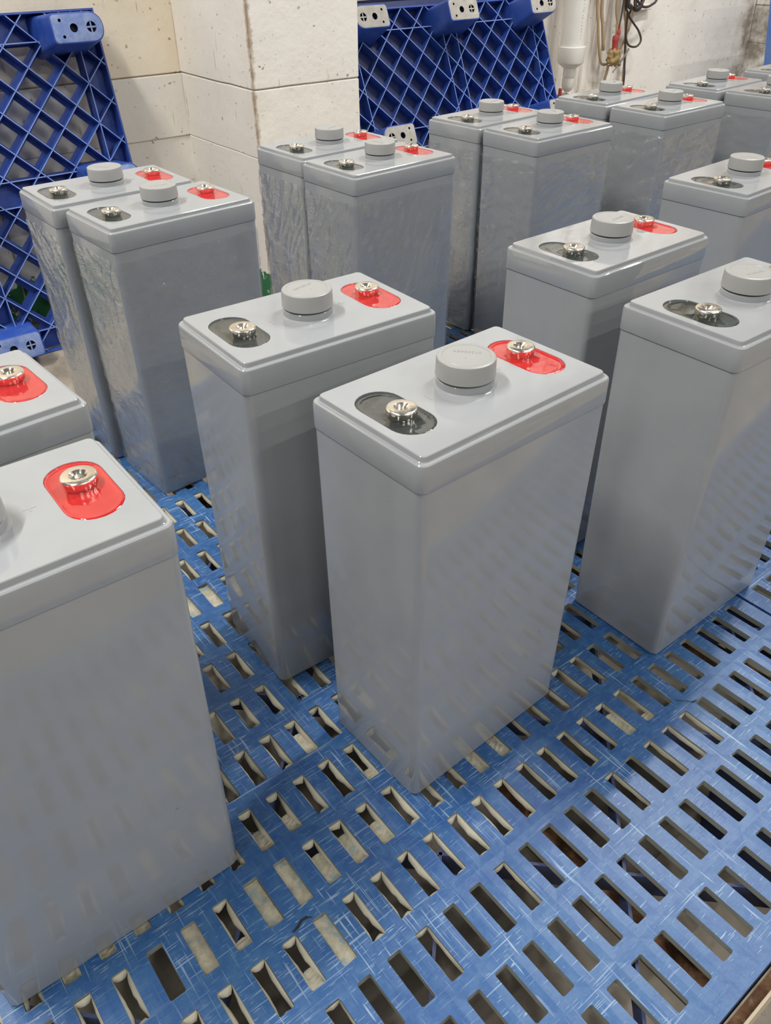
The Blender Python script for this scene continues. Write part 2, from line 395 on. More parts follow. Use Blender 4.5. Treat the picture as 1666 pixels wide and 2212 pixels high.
def floor_pallet(label, xs, x0, x1, group):
    y0, y1 = -0.1403, 0.860
    root = empty('plastic_pallet', (0, 0, 0))
    tag(root, label, 'pallet', group)
    obj('slotted_deck', slotted_deck(xs, ROWS, x0, x1, y0, y1), [M_DECK, M_CUT], root)
    bm = bmesh.new()                                # outer skirt, a little below the deck's worn rim
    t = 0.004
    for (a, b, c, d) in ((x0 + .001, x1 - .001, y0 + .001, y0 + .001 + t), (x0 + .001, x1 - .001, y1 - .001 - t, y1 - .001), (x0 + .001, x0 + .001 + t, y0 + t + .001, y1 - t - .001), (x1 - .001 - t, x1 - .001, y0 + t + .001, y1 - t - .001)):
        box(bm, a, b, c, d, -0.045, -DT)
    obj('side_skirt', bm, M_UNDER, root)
    bm = bmesh.new()                                # diagonal ribs moulded under the deck
    sp = 0.135; w = 0.0012
    for sgn in (1, -1):
        q = -3.0
        while q < 4.5:
            # line y = sgn*x + q clipped to the deck
            pts = []
            for x in (x0 + .006, x1 - .006):
                y = sgn * x + q
                if y0 + .006 <= y <= y1 - .006: pts.append((x, y))
            for y in (y0 + .006, y1 - .006):
                x = (y - q) * sgn
                if x0 + .006 < x < x1 - .006: pts.append((x, y))
            if len(pts) >= 2:
                a, b = Vector(pts[0]), Vector(pts[-1])
                if (b - a).length > 0.03:
                    d = (b - a).normalized(); n = Vector((-d.y, d.x)) * w
                    zs = (-0.030, -DT - 0.0003)
                    vs = [bm.verts.new((p.x, p.y, z)) for z in zs for p in (a - n, b - n, b + n, a + n)]
                    for f in ((0, 3, 2, 1), (4, 5, 6, 7), (0, 1, 5, 4), (1, 2, 6, 5), (2, 3, 7, 6), (3, 0, 4, 7)): bm.faces.new([vs[i] for i in f])
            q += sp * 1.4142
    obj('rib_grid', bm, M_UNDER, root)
    bm0 = bmesh.new()
    rings = [ring3(rrect(0.045, 0.05, 0.012, 3), -0.030 + 0), ring3(rrect(0.040, 0.045, 0.012, 3), FZ + 0.002), ring3(rrect(0.038, 0.043, 0.012, 3), FZ)]
    loft(bm0, rings[::-1], True, True)
    me = None
    for fx in (x0 + 0.07, (x0 + x1) / 2, x1 - 0.085):
        for fy in (y0 + 0.085, (y0 + y1) / 2 + 0.02, y1 - 0.07):
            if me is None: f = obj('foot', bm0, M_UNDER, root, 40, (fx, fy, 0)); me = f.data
            else: obj('foot', me, None, root, None, (fx, fy, 0))
    return root
XS1 = [PU * k for k in range(-31, 17)]; SEAM = 0.4194
pal1 = floor_pallet('blue slotted plastic pallet under the nearest batteries, filling the foreground', XS1, XS1[0] - 0.025, SEAM - 0.0012, None)
XS2 = [SEAM + 0.0265 + PU * k for k in range(48)]
pal2 = floor_pallet('blue slotted plastic pallet beyond the narrow seam, under the farther right wrapped pairs', XS2, SEAM + 0.0022, XS2[-1] + 0.025, None)

# curled pale liners hanging in the slots
def liner_mesh(seed, amt):
    rnd = random.Random(seed); bm = bmesh.new(); hx, hy = HX - .0001, HY - .0001
    cs = [(-hx, -hy), (hx, -hy), (hx, hy), (-hx, hy)]
    nrm = [(0, 1), (-1, 0), (0, -1), (1, 0)]
    outer, mid, inner = [], [], []
    for s in range(4):
        a, b = cs[s], cs[(s + 1) % 4]; n = nrm[s]; N = 4 if s % 2 == 0 else 9
        base = (0.0030 if s % 2 == 0 else 0.0024) * amt * rnd.uniform(0.55, 1.25)
        sk = rnd.uniform(-.25, .25)
        for i in range(N):
            t = i / N; x = a[0] + (b[0] - a[0]) * t; y = a[1] + (b[1] - a[1]) * t
            w = base * (math.sin(PI * min(1, max(0, t + sk * math.sin(PI * t)))) ** 0.6 if t > 0 else 0.0) * rnd.uniform(.85, 1.15)
            w = max(w, 0.0002)
            outer.append((x, y, -0.0022)); mid.append((x + n[0] * w * .6, y + n[1] * w * .6, -0.0026 - .0006 * rnd.random()))
            inner.append((x + n[0] * w, y + n[1] * w, -0.0045 - 0.0012 * rnd.random()))
    low = [(x * 1.0, y * 1.0, z - 0.0012) for x, y, z in inner]
    loft(bm, [outer, mid, inner, low])
    return bm
def plug_mesh(seed, part):
    rnd = random.Random(seed); bm = bmesh.new(); hx, hy = HX - .0001, HY - .0001
    NX_, NY_ = 3, 10
    top = -hy, hy - part * 2 * hy
    V = [[bm.verts.new((-hx + 2 * hx * i / NX_, top[0] + (top[1] - top[0]) * j / NY_, -0.0032 + rnd.uniform(-.0005, .0005) - (0.0008 if 0 < i < NX_ else 0) - (0.0015 * (j / NY_) ** 4 if part else 0) + ((0.0) if part == 0 else 0))) for i in range(NX_ + 1)] for j in range(NY_ + 1)]
    if part:
        for i in range(NX_ + 1): V[-1][i].co.y += 0.0022 * math.sin(PI * i / NX_) - .0005
    for j in range(NY_):
        for i in range(NX_): bm.faces.new((V[j][i], V[j][i + 1], V[j + 1][i + 1], V[j + 1][i]))
    r = bmesh.ops.extrude_face_region(bm, geom=list(bm.faces))
    for e in r['geom']:
        if isinstance(e, bmesh.types.BMVert): e.co.z -= 0.0014
    bmesh.ops.recalc_face_normals(bm, faces=list(bm.faces))
    return bm
PLUGS = {(-1, 2): .45, (-2, 2): .28, (-3, 2): .3, (-4, 2): 0, (-5, 2): 0, (-7, 2): 0, (-4, 1): 0, (-5, 1): .62, (0, 8): 0, (-1, 8): 0, (-3, 3): .55, (-4, 3): .5,
         (-1, 4): .35, (0, 3): .72, (3, 2): 0.1, (4, 2): 0.4, (8, 1): 0.3, (9, 1): .8, (2, 9): .75, (-8, 3): 0, (-9, 3): .5, (-10, 3): 0.2, (1, 7): .1, (-6, 2): .8}
lin_cache = {}; nl = 0
rl = random.Random(11)
for iv in range(-2, 15):
    for iu in range(-14, 17):
        if (iu, iv) in PLUGS:
            pt = PLUGS[(iu, iv)]; key = ('p', pt)
            if key not in lin_cache:
                oo = obj('slot_plug', plug_mesh(int(pt * 100) + 1, pt), M_PLUG, pal1, None, (iu * PU, iv * PV, 0)); lin_cache[key] = oo.data
            else: obj('slot_plug', lin_cache[key], None, pal1, None, (iu * PU, iv * PV, 0))
            if pt == 0: continue
        a = 1.25 if (iu <= 3 and iv >= 2) else (1.0 if (iu <= 2 and iv == 1) else (0.8 if (iu <= 8 and iv >= 1) else (0.45 if iv >= 0 and iu < 11 else 0.0)))
        if iv <= 0 and iu < -3: a = 0.55
        if iv <= -1 and iu > -3: a = 0.0
        if iv == 0: a *= 0.6
        if a == 0 or nl >= 290: continue
        if iv > 12 and rl.random() < .5: continue
        if a < 0.5 and rl.random() < 0.3: continue
        if iv <= 2 and iu < -7 and rl.random() < .5: continue
        q = 0.45 if a < .6 else (0.8 if a < .9 else 1.25)
        key = (q, rl.randrange(7)); nl += 1
        if key not in lin_cache:
            oo = obj('slot_liner', liner_mesh(hash(key) % 1000 if False else int(q * 100) + key[1] * 7, q), M_LINER, pal1, 0, (iu * PU, iv * PV, 0)); lin_cache[key] = oo.data
        else: obj('slot_liner', lin_cache[key], None, pal1, None, (iu * PU, iv * PV, 0))

# rusty steel under the pallets
def steel(name, label, x0, x1, y0, y1, z0, z1, axis, grp=None):
    bm = bmesh.new()
    if axis == 'L':
        box(bm, x0, x1, y0, y1, z0, z0 + 0.004); box(bm, x0, x1, y0, y0 + 0.004, z0 + 0.0041, z1)
    else:
        box(bm, x0, x1, y0, y1, z0, z1); bmesh.ops.bevel(bm, geom=list(bm.edges), offset=0.003, segments=2, affect='EDGES')
    return tag(obj(name, bm, M_RUST), label, 'steel bar', grp)
for x, lab in ((0.103, 'rusty steel bar under the slots between the front centre battery and the lower right corner'), (0.40, 'rusty steel bar under the slots close to the pallet seam at the right edge')):
    steel('steel_bar', lab, x - 0.010, x + 0.010, -0.136, 0.85, -0.085, -0.0602, 'B', 'rusty bars under the pallets')
bm = bmesh.new(); box(bm, -0.8, 1.6, -0.1485, -0.1415, -0.070, -0.030); box(bm, -0.8, 1.6, -0.1505, -0.1486, -0.070, -0.0275, 1)
o = obj('steel_angle_rail', bm, [M_RUST, M_CREAM]); tag(o, 'rusty steel angle rail running along the near edge of the pallets, lower right corner', 'steel rail')
# deck cracks
def crack(pts, parent):
    bm = bmesh.new(); n = len(pts); L = []; Rr_ = []
    for i, (x, y, w) in enumerate(pts):
        L.append(bm.verts.new((x - w * .3, y + w, 0.0002))); Rr_.append(bm.verts.new((x + w * .3, y - w, 0.0002)))
    for i in range(n - 1): bm.faces.new((L[i], Rr_[i], Rr_[i + 1], L[i + 1]))
    obj('crack', bm, M_GAP, parent)

# ------------------------------------------------------------------ batteries
L_, WB, H, SD, IP = 0.170, 0.1058, 0.3119, 0.0195, 0.0036
def body_bm():
    bm = bmesh.new(); t = 0.0030
    def rr(ins, r=0.006): return rrect(L_ / 2 - ins, WB / 2 - ins, r, 5)
    R = [ring3(rr(t + 0.0025), 0.0), ring3(rr(t + 0.0008), 0.0009), ring3(rr(t), 0.003)]
    for q in range(1, 6): R.append(ring3(rr(t + (0.0007 - t) * q / 5), 0.003 + (H - SD - 0.003) * q / 5))
    R.append(ring3(rr(0.0016), H - SD + 0.0002))
    loft(bm, R, True, True); return bm
WELLS = ((-0.0590, 0.0), (0.0580, 0.0)); WHX, WHY = 0.0155, 0.0300
def lid_bm():
    bm = bmesh.new(); r = 0.006
    def rr(ins, rad=None): return rrect(L_ / 2 - ins, WB / 2 - ins, rad if rad else max(r - ins * .6, .002), 5)
    z0 = H - SD
    R = loft(bm, [ring3(rr(0.0012), z0 + .0005), ring3(rr(0.0002), z0 + 0.0006), ring3(rr(0), z0 + 0.0014), ring3(rr(0.0), H - 0.0022), ring3(rr(0.0004), H - 0.0007), ring3(rr(0.0012), H),
                  ring3(rr(0.0030), H - 0.0002), ring3(rr(0.0036), H + 0.0002), ring3(rr(0.0038), H + 0.0026), ring3(rr(0.0040), H + IP - 0.0004), ring3(rr(0.0045), H + IP)], True, False)
    top = R[-1]; zt = H + IP
    edges = [bm.edges.get((top[i], top[(i + 1) % len(top)])) for i in range(len(top))]
    for (cx, cy) in WELLS:
        pts = stadium(cx, cy, WHX, WHY, 12)
        a = [bm.verts.new((x, y, zt)) for x, y in pts]; n = len(a)
        b = [bm.verts.new((cx + (x - cx) * .975, cy + (y - cy) * .988, zt - 0.0022)) for x, y in pts]
        for i in range(n):
            j = (i + 1) % n
            bm.faces.new((a[j], a[i], b[i], b[j])); edges.append(bm.edges.get((a[i], a[j])))
        bm.faces.new(b)
    bmesh.ops.triangle_fill(bm, use_beauty=True, use_dissolve=False, edges=edges, normal=(0, 0, 1))
    bmesh.ops.recalc_face_normals(bm, faces=list(bm.faces))
    return bm
def epoxy_bm(cx, cy, tx, ty):
    bm = bmesh.new(); zt = H + IP
    out = stadium(cx, cy, WHX * .985, WHY * .992, 12); n = len(out)
    rings = []; TR = 0.0088
    for s in range(9):
        t = s / 8.0
        ring = []
        for (x, y) in out:
            a = math.atan2(y - ty, x - tx); ix, iy = tx + TR * math.cos(a), ty + TR * math.sin(a)
            px, py = x + (ix - x) * t, y + (iy - y) * t
            d = math.hypot(px - tx, py - ty) - TR; e = math.hypot(px - x, py - y)
            z = zt - 0.0009 + 0.0012 * math.exp(-d / 0.0016) + 0.0007 * math.exp(-e / 0.0012) + 0.00015 * noise.noise((px * 180, py * 180, cx * 30))
            ring.append((px, py, z))
        rings.append(ring)
    base = [(x, y, zt - 0.002) for x, y in out]
    loft(bm, [base] + rings); return bm
def terminal_bm(tx, ty):
    bm = bmesh.new(); z = H + IP
    lathe(bm, [(0.0084, z - 0.0019), (0.0090, z + 0.0006), (0.0095, z + 0.0014), (0.0096, z + 0.0053), (0.0092, z + 0.0059), (0.0087, z + 0.0061), (0.0050, z + 0.0061), (0.0044, z + 0.0056), (0.0034, z + 0.0045), (0.0036, z + 0.0040), (0.0032, z + 0.0034), (0.0036, z + 0.0028), (0.0032, z + 0.0022), (0.0036, z + 0.0016), (0.0032, z + 0.0008)], 40, tx, ty, True, True)
    return bm
def text_mesh(s, size):
    c = bpy.data.curves.new('serial', 'FONT'); c.body = s; c.size = size; c.align_x = 'CENTER'; c.align_y = 'CENTER'; c.extrude = 0.00006; c.space_character = 1.08
    c.resolution_u = 3
    o = bpy.data.objects.new('serial', c); COL.objects.link(o)
    dg = bpy.context.evaluated_depsgraph_get(); me = bpy.data.meshes.new_from_object(o.evaluated_get(dg))
    bpy.data.objects.remove(o); bpy.data.curves.remove(c); return me
def cap_parts():
    z = H + IP; P = {}
    bm = bmesh.new(); lathe(bm, [(0.0208, z - .0001), (0.0202, z + .0003), (0.0189, z + 0.0005), (0.0188, z + 0.0046), (0.0183, z + 0.0051), (0.0170, z + 0.0051)], 56, 0, 0, False, True); P['cap_base'] = (bm, M_BODY, 30)
    bm = bmesh.new(); lathe(bm, [(0.0172, z + 0.0050), (0.0172, z + 0.0066)], 48); P['seal_ring'] = (bm, M_GAP, 0)
    bm = bmesh.new(); zt = z + 0.0190
    lathe(bm, [(0.0172, z + 0.0063), (0.0190, z + 0.0063), (0.0194, z + 0.0067), (0.0190, zt - 0.0016), (0.0187, zt - 0.0006), (0.0180, zt - 0.0001), (0.0172, zt), (0.0156, zt), (0.0154, zt - 0.00025), (0.0151, zt - 0.00025), (0.0149, zt - 0.0001), (0.0, zt - 0.0001) if False else (0.0001, zt - 0.0001)], 64, 0, 0, True, True); P['vent_cap'] = (bm, M_CAP, 30)
    return P
TXT = text_mesh('0720268K', 0.0042); TXT.materials.append(M_TEXT)
bm = bmesh.new(); lathe(bm, [(0.0005, 0.0), (0.0005, 0.0001)], 12, 0, 0, True, True)
DOT = bpy.data.meshes.new('dot'); bm.to_mesh(DOT); bm.free(); DOT.materials.append(M_TEXT)
MESH = {}
def part(name, key, bm_fn, mats, parent, smooth):
    if key not in MESH:
        o = obj(name, bm_fn(), mats, parent, smooth); MESH[key] = o.data; return o
    return obj(name, MESH[key], None, parent)
def sign_bm(plus):
    bm = bmesh.new(); z = H + IP; x = 0.0300 if plus else -0.0315
    if plus: box(bm, x - .0032, x + .0032, -.0004, .0004, z - .0001, z + .00014); box(bm, x - .0004, x + .0004, -.0032, -.00041, z - .0001, z + .00014); box(bm, x - .0004, x + .0004, .00041, .0032, z - .0001, z + .00014)
    else: box(bm, x - .0004, x + .0004, -.0036, .0036, z - .0001, z + .00014)
    return bm
TX = ((-0.0585, -0.0055), (0.0585, 0.0055))
def film_bm(seed, ang, amp, ztop=0.283):
    bm = bmesh.new(); NZ_ = 84
    base = []
    def side(a, b, n):
        for i in range(n): base.append((a[0] + (b[0] - a[0]) * i / n, a[1] + (b[1] - a[1]) * i / n))
    hx, hy, r = L_ / 2, WB / 2, 0.006
    # perimeter: long sides dense
    side((-hx + r, -hy), (hx - r, -hy), 56)
    for i in range(4): a = -PI / 2 + PI / 2 * i / 4; base.append((hx - r + r * math.cos(a), -hy + r + r * math.sin(a)))
    side((hx, -hy + r), (hx, hy - r), 36)
    for i in range(4): a = PI / 2 * i / 4; base.append((hx - r + r * math.cos(a), hy - r + r * math.sin(a)))
    side((hx - r, hy), (-hx + r, hy), 30)
    for i in range(4): a = PI / 2 + PI / 2 * i / 4; base.append((-hx + r + r * math.cos(a), hy - r + r * math.sin(a)))
    side((-hx, hy - r), (-hx, -hy + r), 40)
    for i in range(4): a = PI + PI / 2 * i / 4; base.append((-hx + r + r * math.cos(a), -hy + r + r * math.sin(a)))
    n = len(base); per = 0; s = [0]
    for i in range(n): per += math.dist(base[i], base[(i + 1) % n]); s.append(per)
    ca, sa = math.cos(ang), math.sin(ang)
    rings = []
    for jz in range(NZ_ + 1):
        t = jz / NZ_; z = 0.0015 + (ztop - 0.0015) * t; ring = []
        for i in range(n):
            x, y = base[i]; sc = 1 - 0.0030 * (1 - z / H) / 0.06
            # inset with draft
            ins = 0.0030 + (0.0007 - 0.0030) * (z - 0.003) / (H - SD - 0.003)
            nx = x / hx if abs(x) > hx - r else 0; ny = y / hy if abs(y) > hy - r else 0
            nl_ = math.hypot(nx, ny) or 1; nx, ny = nx / nl_, ny / nl_
            S_ = s[i]
            # closed parameter so the film meets itself
            cx_, cy_ = x * ca - z * sa * (1 if abs(y) > hy - .007 else 0), 0
            if abs(y) > hy - 1e-6: u_ = x * (1 if y < 0 else -1)
            else: u_ = y * (1 if x > 0 else -1)
            uu = u_ * ca + z * sa; vv = -u_ * sa + z * ca
            wv = noise.noise_vector((u_ * 16 + seed * 3.1, z * 16, seed))
            f1 = noise.noise((uu * 10 + wv[0] * 1.2, vv * 68 + wv[1] * 1.6, seed * 7.7))
            f2 = noise.noise((uu * 26 + wv[1], vv * 130 + wv[2] * 2, seed * 2.3 + 5))
            rid = (1 - abs(f1) * 3.0); rid = max(rid, 0) ** 2; rid2 = max(1 - abs(f2) * 3.2, 0) ** 2
            f3 = noise.noise((uu * 5 + wv[2] * 1.4, vv * 30 + wv[0] * 2.2, seed * 4.1 + 9)); rid3 = max(1 - abs(f3) * 5.0, 0) ** 2
            e = amp * (0.0011 * rid + 0.00045 * rid2 + 0.0012 * rid3) + 0.0004
            k_ = min(1.0, (r + 1e-9 + min(hx - abs(x), hy - abs(y))) / r) if False else 1.0
            off = -ins + e + 0.0002
            zz = z + (0.0035 * noise.noise((S_ * 30, seed, 0)) * t if jz == NZ_ else 0)
            ring.append((x + nx * off, y + ny * off, zz))
        rings.append(ring)
    loft(bm, rings); return bm
def battery(x, y, rz, label, group=None, text=None, film=None):
    root = empty('battery', (x, y, 0.0003), math.radians(rz)); tag(root, label, 'battery', group)
    part('body', 'body', body_bm, M_BODY, root, 35)
    lid = part('lid', 'lid', lid_bm, M_BODY, root, 30)
    for i, nm in enumerate(('black', 'red')):
        e = part('terminal_recess', 'ep' + nm, lambda: epoxy_bm(*WELLS[i], *TX[i]), M_BLK if i == 0 else M_RED, lid, 0)
        e['label'] = nm + ' epoxy filled terminal recess'
        part('terminal', 'tm' + nm, lambda: terminal_bm(*TX[i]), M_TERM, root, 35)
        part('plus_mark' if i else 'minus_mark', 'sg' + nm, lambda: sign_bm(i == 1), M_BODY, lid, None)
    cp = None
    for nm in ('vent_cap', 'cap_base', 'seal_ring'):
        if nm not in MESH:
            P = cap_parts(); q = obj(nm, *P[nm][:2], None, P[nm][2]); MESH[nm] = q.data
            for kk, vv in P.items():
                if kk != nm: vv[0].free()
            q.parent = root if cp is None else cp
        else: q = obj(nm, MESH[nm], None, root if cp is None else cp)
        if cp is None: cp = q
    if text is not None:
        a = math.radians(text); zt = H + IP + 0.0189
        up = (-math.sin(a), math.cos(a))
        q = obj('serial_number', TXT, None, cp, None, (-up[0] * 0.0048, -up[1] * 0.0048, zt)); q.rotation_euler = (0, 0, a)
        q['label'] = 'grey printed number 0720268K'
        obj('printed_dot', DOT, None, cp, None, (up[0] * 0.004, up[1] * 0.004, zt - 0.00005))
    if film:
        f = obj('film_wrap', film_bm(*film), M_FILM, root, 0); f['label'] = 'clear wrinkled plastic film'
    return root
BAT = [
 ('A', 0.0916, 0.1521, 1.98, 'unwrapped grey battery standing front and centre on the pallet, its whole height in view', 130, None),
 ('B', 0.0774, 0.3107, -1.74, 'unwrapped grey battery standing directly behind and left of the front centre battery', 196, None),
 ('C', 0.3648, 0.1235, -0.14, 'unwrapped grey battery nearest on the right side, its red terminal cut off by the frame', -10, None),
 ('D', -0.2029, 0.1896, -0.65, 'grey battery nearest the camera, filling the lower left corner, large red recess showing', 40, None),
 ('E', -0.1930, 0.3306, 3.45, 'grey battery at the left edge, red terminal end peeking out behind the nearest battery', 90, None),
 ('F1', 0.1080, 0.7672, 1.17, 'film wrapped grey battery farthest left, rear one of the left pair', -50, (1, -0.7, 0.9)),
 ('F2', 0.1208, 0.6558, 3.44, 'film wrapped grey battery, front one of the left pair, before the left blue leaning pallet', -12, (2, -0.8, 0.9)),
 ('G1', 0.4265, 0.7800, 2.80, 'film wrapped grey battery touching the white pillar, rear one of its pair', 20, (3, 1.2, 1.4)),
 ('G2', 0.4256, 0.6683, 2.85, 'film wrapped grey battery in front of the white pillar, front one of its pair', -80, (4, 1.0, 1.3)),
 ('H1', 0.7300, 0.7809, 4.27, 'film wrapped grey battery under the middle blue leaning pallet, rear one of its pair', 10, (5, 0.5, 1.0)),
 ('H2', 0.7358, 0.6661, 1.63, 'film wrapped grey battery right of centre, front one of the pair below the leaning pallet', 60, (6, 0.22, 1.6)),
 ('I', 0.3950, 0.2805, 0.81, 'grey battery with a glossy lid between the front centre battery and the wrapped pairs', 8, None),
 ('J', 0.7034, 0.3343, 3.38, 'unwrapped grey battery at the right edge, behind the glossy lidded one in the middle row', -50, None),
 ('K1', 1.0110, 0.7781, 4.57, 'film wrapped grey battery right below the white wall pipe, rear one of its pair', 30, (7, 0.3, 1.1)),
 ('K2', 1.0146, 0.6603, 1.33, 'film wrapped grey battery in front of the one below the white pipe, streaky film', 15, (8, 0.25, 1.7)),
 ('L1', 1.2681, 0.7401, 3.70, 'film wrapped grey battery near the hanging cables, rear one of the last full pair', 50, (9, 0.3, 1.1)),
 ('L2', 1.2854, 0.6300, 4.4, 'film wrapped grey battery at the upper right edge, front one of the last full pair', 25, (10, 0.2, 1.5)),
 ('M', 1.5306, 0.7454, 4.92, 'farthest grey battery, a corner of its lid showing below the blue pallet at upper right', 0, (11, 0.15, 1.0)),
]
for n_, x, y, rz, lab, tx, fl in BAT:
    b_ = battery(x, y, rz, lab, 'grey batteries standing on the blue pallets', tx, fl)
    if n_ == 'I':
        for c_ in b_.children:
            if c_.name.startswith('lid'): c_.material_slots[0].link = 'OBJECT'; c_.material_slots[0].material = M_BODYG

# ------------------------------------------------------------------ leaning lattice pallets
PW, PH = 0.72, 0.62
RB = 0.0365
def clip(poly, x0, x1, y0, y1):
    def cl(pl, f, inter):
        out = []
        for i in range(len(pl)):
            a, b = pl[i], pl[(i + 1) % len(pl)]
            fa, fb = f(a), f(b)
            if fa: out.append(a)
            if fa != fb: out.append(inter(a, b))
        return out
    def lx(v): return lambda a, b: (v, a[1] + (b[1] - a[1]) * (v - a[0]) / (b[0] - a[0]))
    def ly(v): return lambda a, b: (a[0] + (b[0] - a[0]) * (v - a[1]) / (b[1] - a[1]), v)
    for f, g in ((lambda p: p[0] >= x0, lx(x0)), (lambda p: p[0] <= x1, lx(x1)), (lambda p: p[1] >= y0, ly(y0)), (lambda p: p[1] <= y1, ly(y1))):
        if not poly: return poly
        poly = cl(poly, f, g)
    return poly
def lean_pallet(label, x0, yb, zb, tilt, anchor, reverse, mats, group, depth=0.030):
    mb, me_, mf = mats
    root = empty('plastic_pallet', (x0, yb, zb)); root.rotation_euler = (0, 0, 0)
    tag(root, label, 'pallet', group)
    t = tilt; ex = Vector((1, 0, 0)); ey = Vector((0, math.sin(t), math.cos(t))); en = Vector((0, -math.cos(t), math.sin(t))) * (-1 if reverse else 1)
    T = lambda x, y, n: tuple(ex * x + ey * y + en * n)       # n: towards the room (underside); rib edges at n=0
    ax, ay = anchor
    bands_x = [(0, 0.046), (0.337, 0.383), (PW - 0.046, PW)]; bands_y = [(0, 0.048), (0.290, 0.337), (PH - 0.050, PH)]
    fields = [(bx0, bx1, by0, by1) for bx0, bx1 in ((0.046, 0.337), (0.383, PW - 0.046)) for by0, by1 in ((0.048, 0.290), (0.337, PH - 0.050))]
    # ribs
    bm = bmesh.new(); w = 0.0010
    def rib(a, b, wd=w, d=depth):
        A, B = Vector(a), Vector(b)
        if (B - A).length < 0.004: return
        dd = (B - A).normalized(); nn = Vector((-dd.y, dd.x)) * wd
        q = [A - nn, B - nn, B + nn, A + nn]; v0 = [bm.verts.new(T(p.x, p.y, -d)) for p in q]; v1 = [bm.verts.new(T(p.x, p.y, 0)) for p in q]
        bm.faces.new(v1).material_index = 1
        for i in range(4): j = (i + 1) % 4; bm.faces.new((v0[i], v0[j], v1[j], v1[i]))
    K = 30
    for sgn in (1, -1):
        for q in range(-K, K + 1):
            # lattice lines pass through anchor + even offsets; y - ay = sgn*(x-ax) + 2*RB*q
            c0 = ay - sgn * ax + 2 * RB * q
            pts = []
            for x in (0.002, PW - 0.002):
                y = sgn * x + c0
                if 0.002 <= y <= PH - 0.002: pts.append((x, y))
            for y in (0.002, PH - 0.002):
                x = (y - c0) * sgn
                if 0.002 < x < PW - 0.002: pts.append((x, y))
            if len(pts) >= 2: rib(pts[0], pts[-1])
    for a, b in bands_x:
        for x in ((a,) if a > 0 else ()) + ((b,) if b < PW else ()): rib((x, 0.002), (x, PH - 0.002))
    for a, b in bands_y:
        for y in ((a,) if a > 0 else ()) + ((b,) if b < PH else ()): rib((0.002, y), (PW - 0.002, y))
    for i in range(24):     # short stubs in the edge bands
        pass
    obj('rib_grid', bm, [mb, me_], root)
    # outer rim
    bm = bmesh.new()
    for a, b in (((0, 0), (PW, 0)), ((PW, 0), (PW, PH)), ((PW, PH), (0, PH)), ((0, PH), (0, 0))):
        A, B = Vector(a), Vector(b); dd = (B - A).normalized(); nn = Vector((-dd.y, dd.x)) * 0.0035
        q = [A, B, B + nn - dd * .0035, A + nn + dd * .0035]; v0 = [bm.verts.new(T(p.x, p.y, -depth - .003)) for p in q]; v1 = [bm.verts.new(T(p.x, p.y, 0.001)) for p in q]
        bm.faces.new(v1).material_index = 0
        for i in range(4): j = (i + 1) % 4; bm.faces.new((v0[i], v0[j], v1[j], v1[i]))
    obj('rim', bm, [mb], root)
    # deck panel with windows
    bm = bmesh.new(); zt = -depth
    def solid(poly):
        if len(poly) >= 3: bm.faces.new([bm.verts.new(T(p[0], p[1], zt)) for p in poly])
    for a, b in bands_x: solid([(a, 0), (b, 0), (b, PH), (a, PH)])
    for (c0, c1) in ((0.046, 0.337), (0.383, PW - 0.046)):
        for a, b in bands_y: solid([(c0, a), (c1, a), (c1, b), (c0, b)])
    for fx0, fx1, fy0, fy1 in fields:
        for i in range(-25, 26):
            for j in range(-25, 26):
                if (i + j) % 2 == 0: continue
                cx, cy = ax + i * RB, ay + j * RB
                if not (fx0 - RB < cx < fx1 + RB and fy0 - RB < cy < fy1 + RB): continue
                cell = clip([(cx + RB, cy), (cx, cy + RB), (cx - RB, cy), (cx, cy - RB)], fx0, fx1, fy0, fy1)
                if len(cell) < 3: continue
                mx_ = sum(p[0] for p in cell) / len(cell); my_ = sum(p[1] for p in cell) / len(cell)
                s = 0.66
                hole = [(mx_ + (p[0] - mx_) * s, my_ + (p[1] - my_) * s) for p in cell]
                area = abs(sum(cell[q][0] * cell[(q + 1) % len(cell)][1] - cell[(q + 1) % len(cell)][0] * cell[q][1] for q in range(len(cell)))) / 2
                if area < 0.0006 or reverse: solid(cell); continue
                vo = [bm.verts.new(T(*p, zt)) for p in cell]; vi = [bm.verts.new(T(*p, zt)) for p in hole]; vb = [bm.verts.new(T(*p, zt - 0.003)) for p in hole]
                for q in range(len(cell)):
                    r_ = (q + 1) % len(cell); bm.faces.new((vo[q], vo[r_], vi[r_], vi[q])); bm.faces.new((vi[q], vi[r_], vb[r_], vb[q])).material_index = 1
    bmesh.ops.recalc_face_normals(bm, faces=list(bm.faces))
    obj('deck_panel', bm, [mb, me_], root)
    # feet 3 x 3
    fh = 0.070
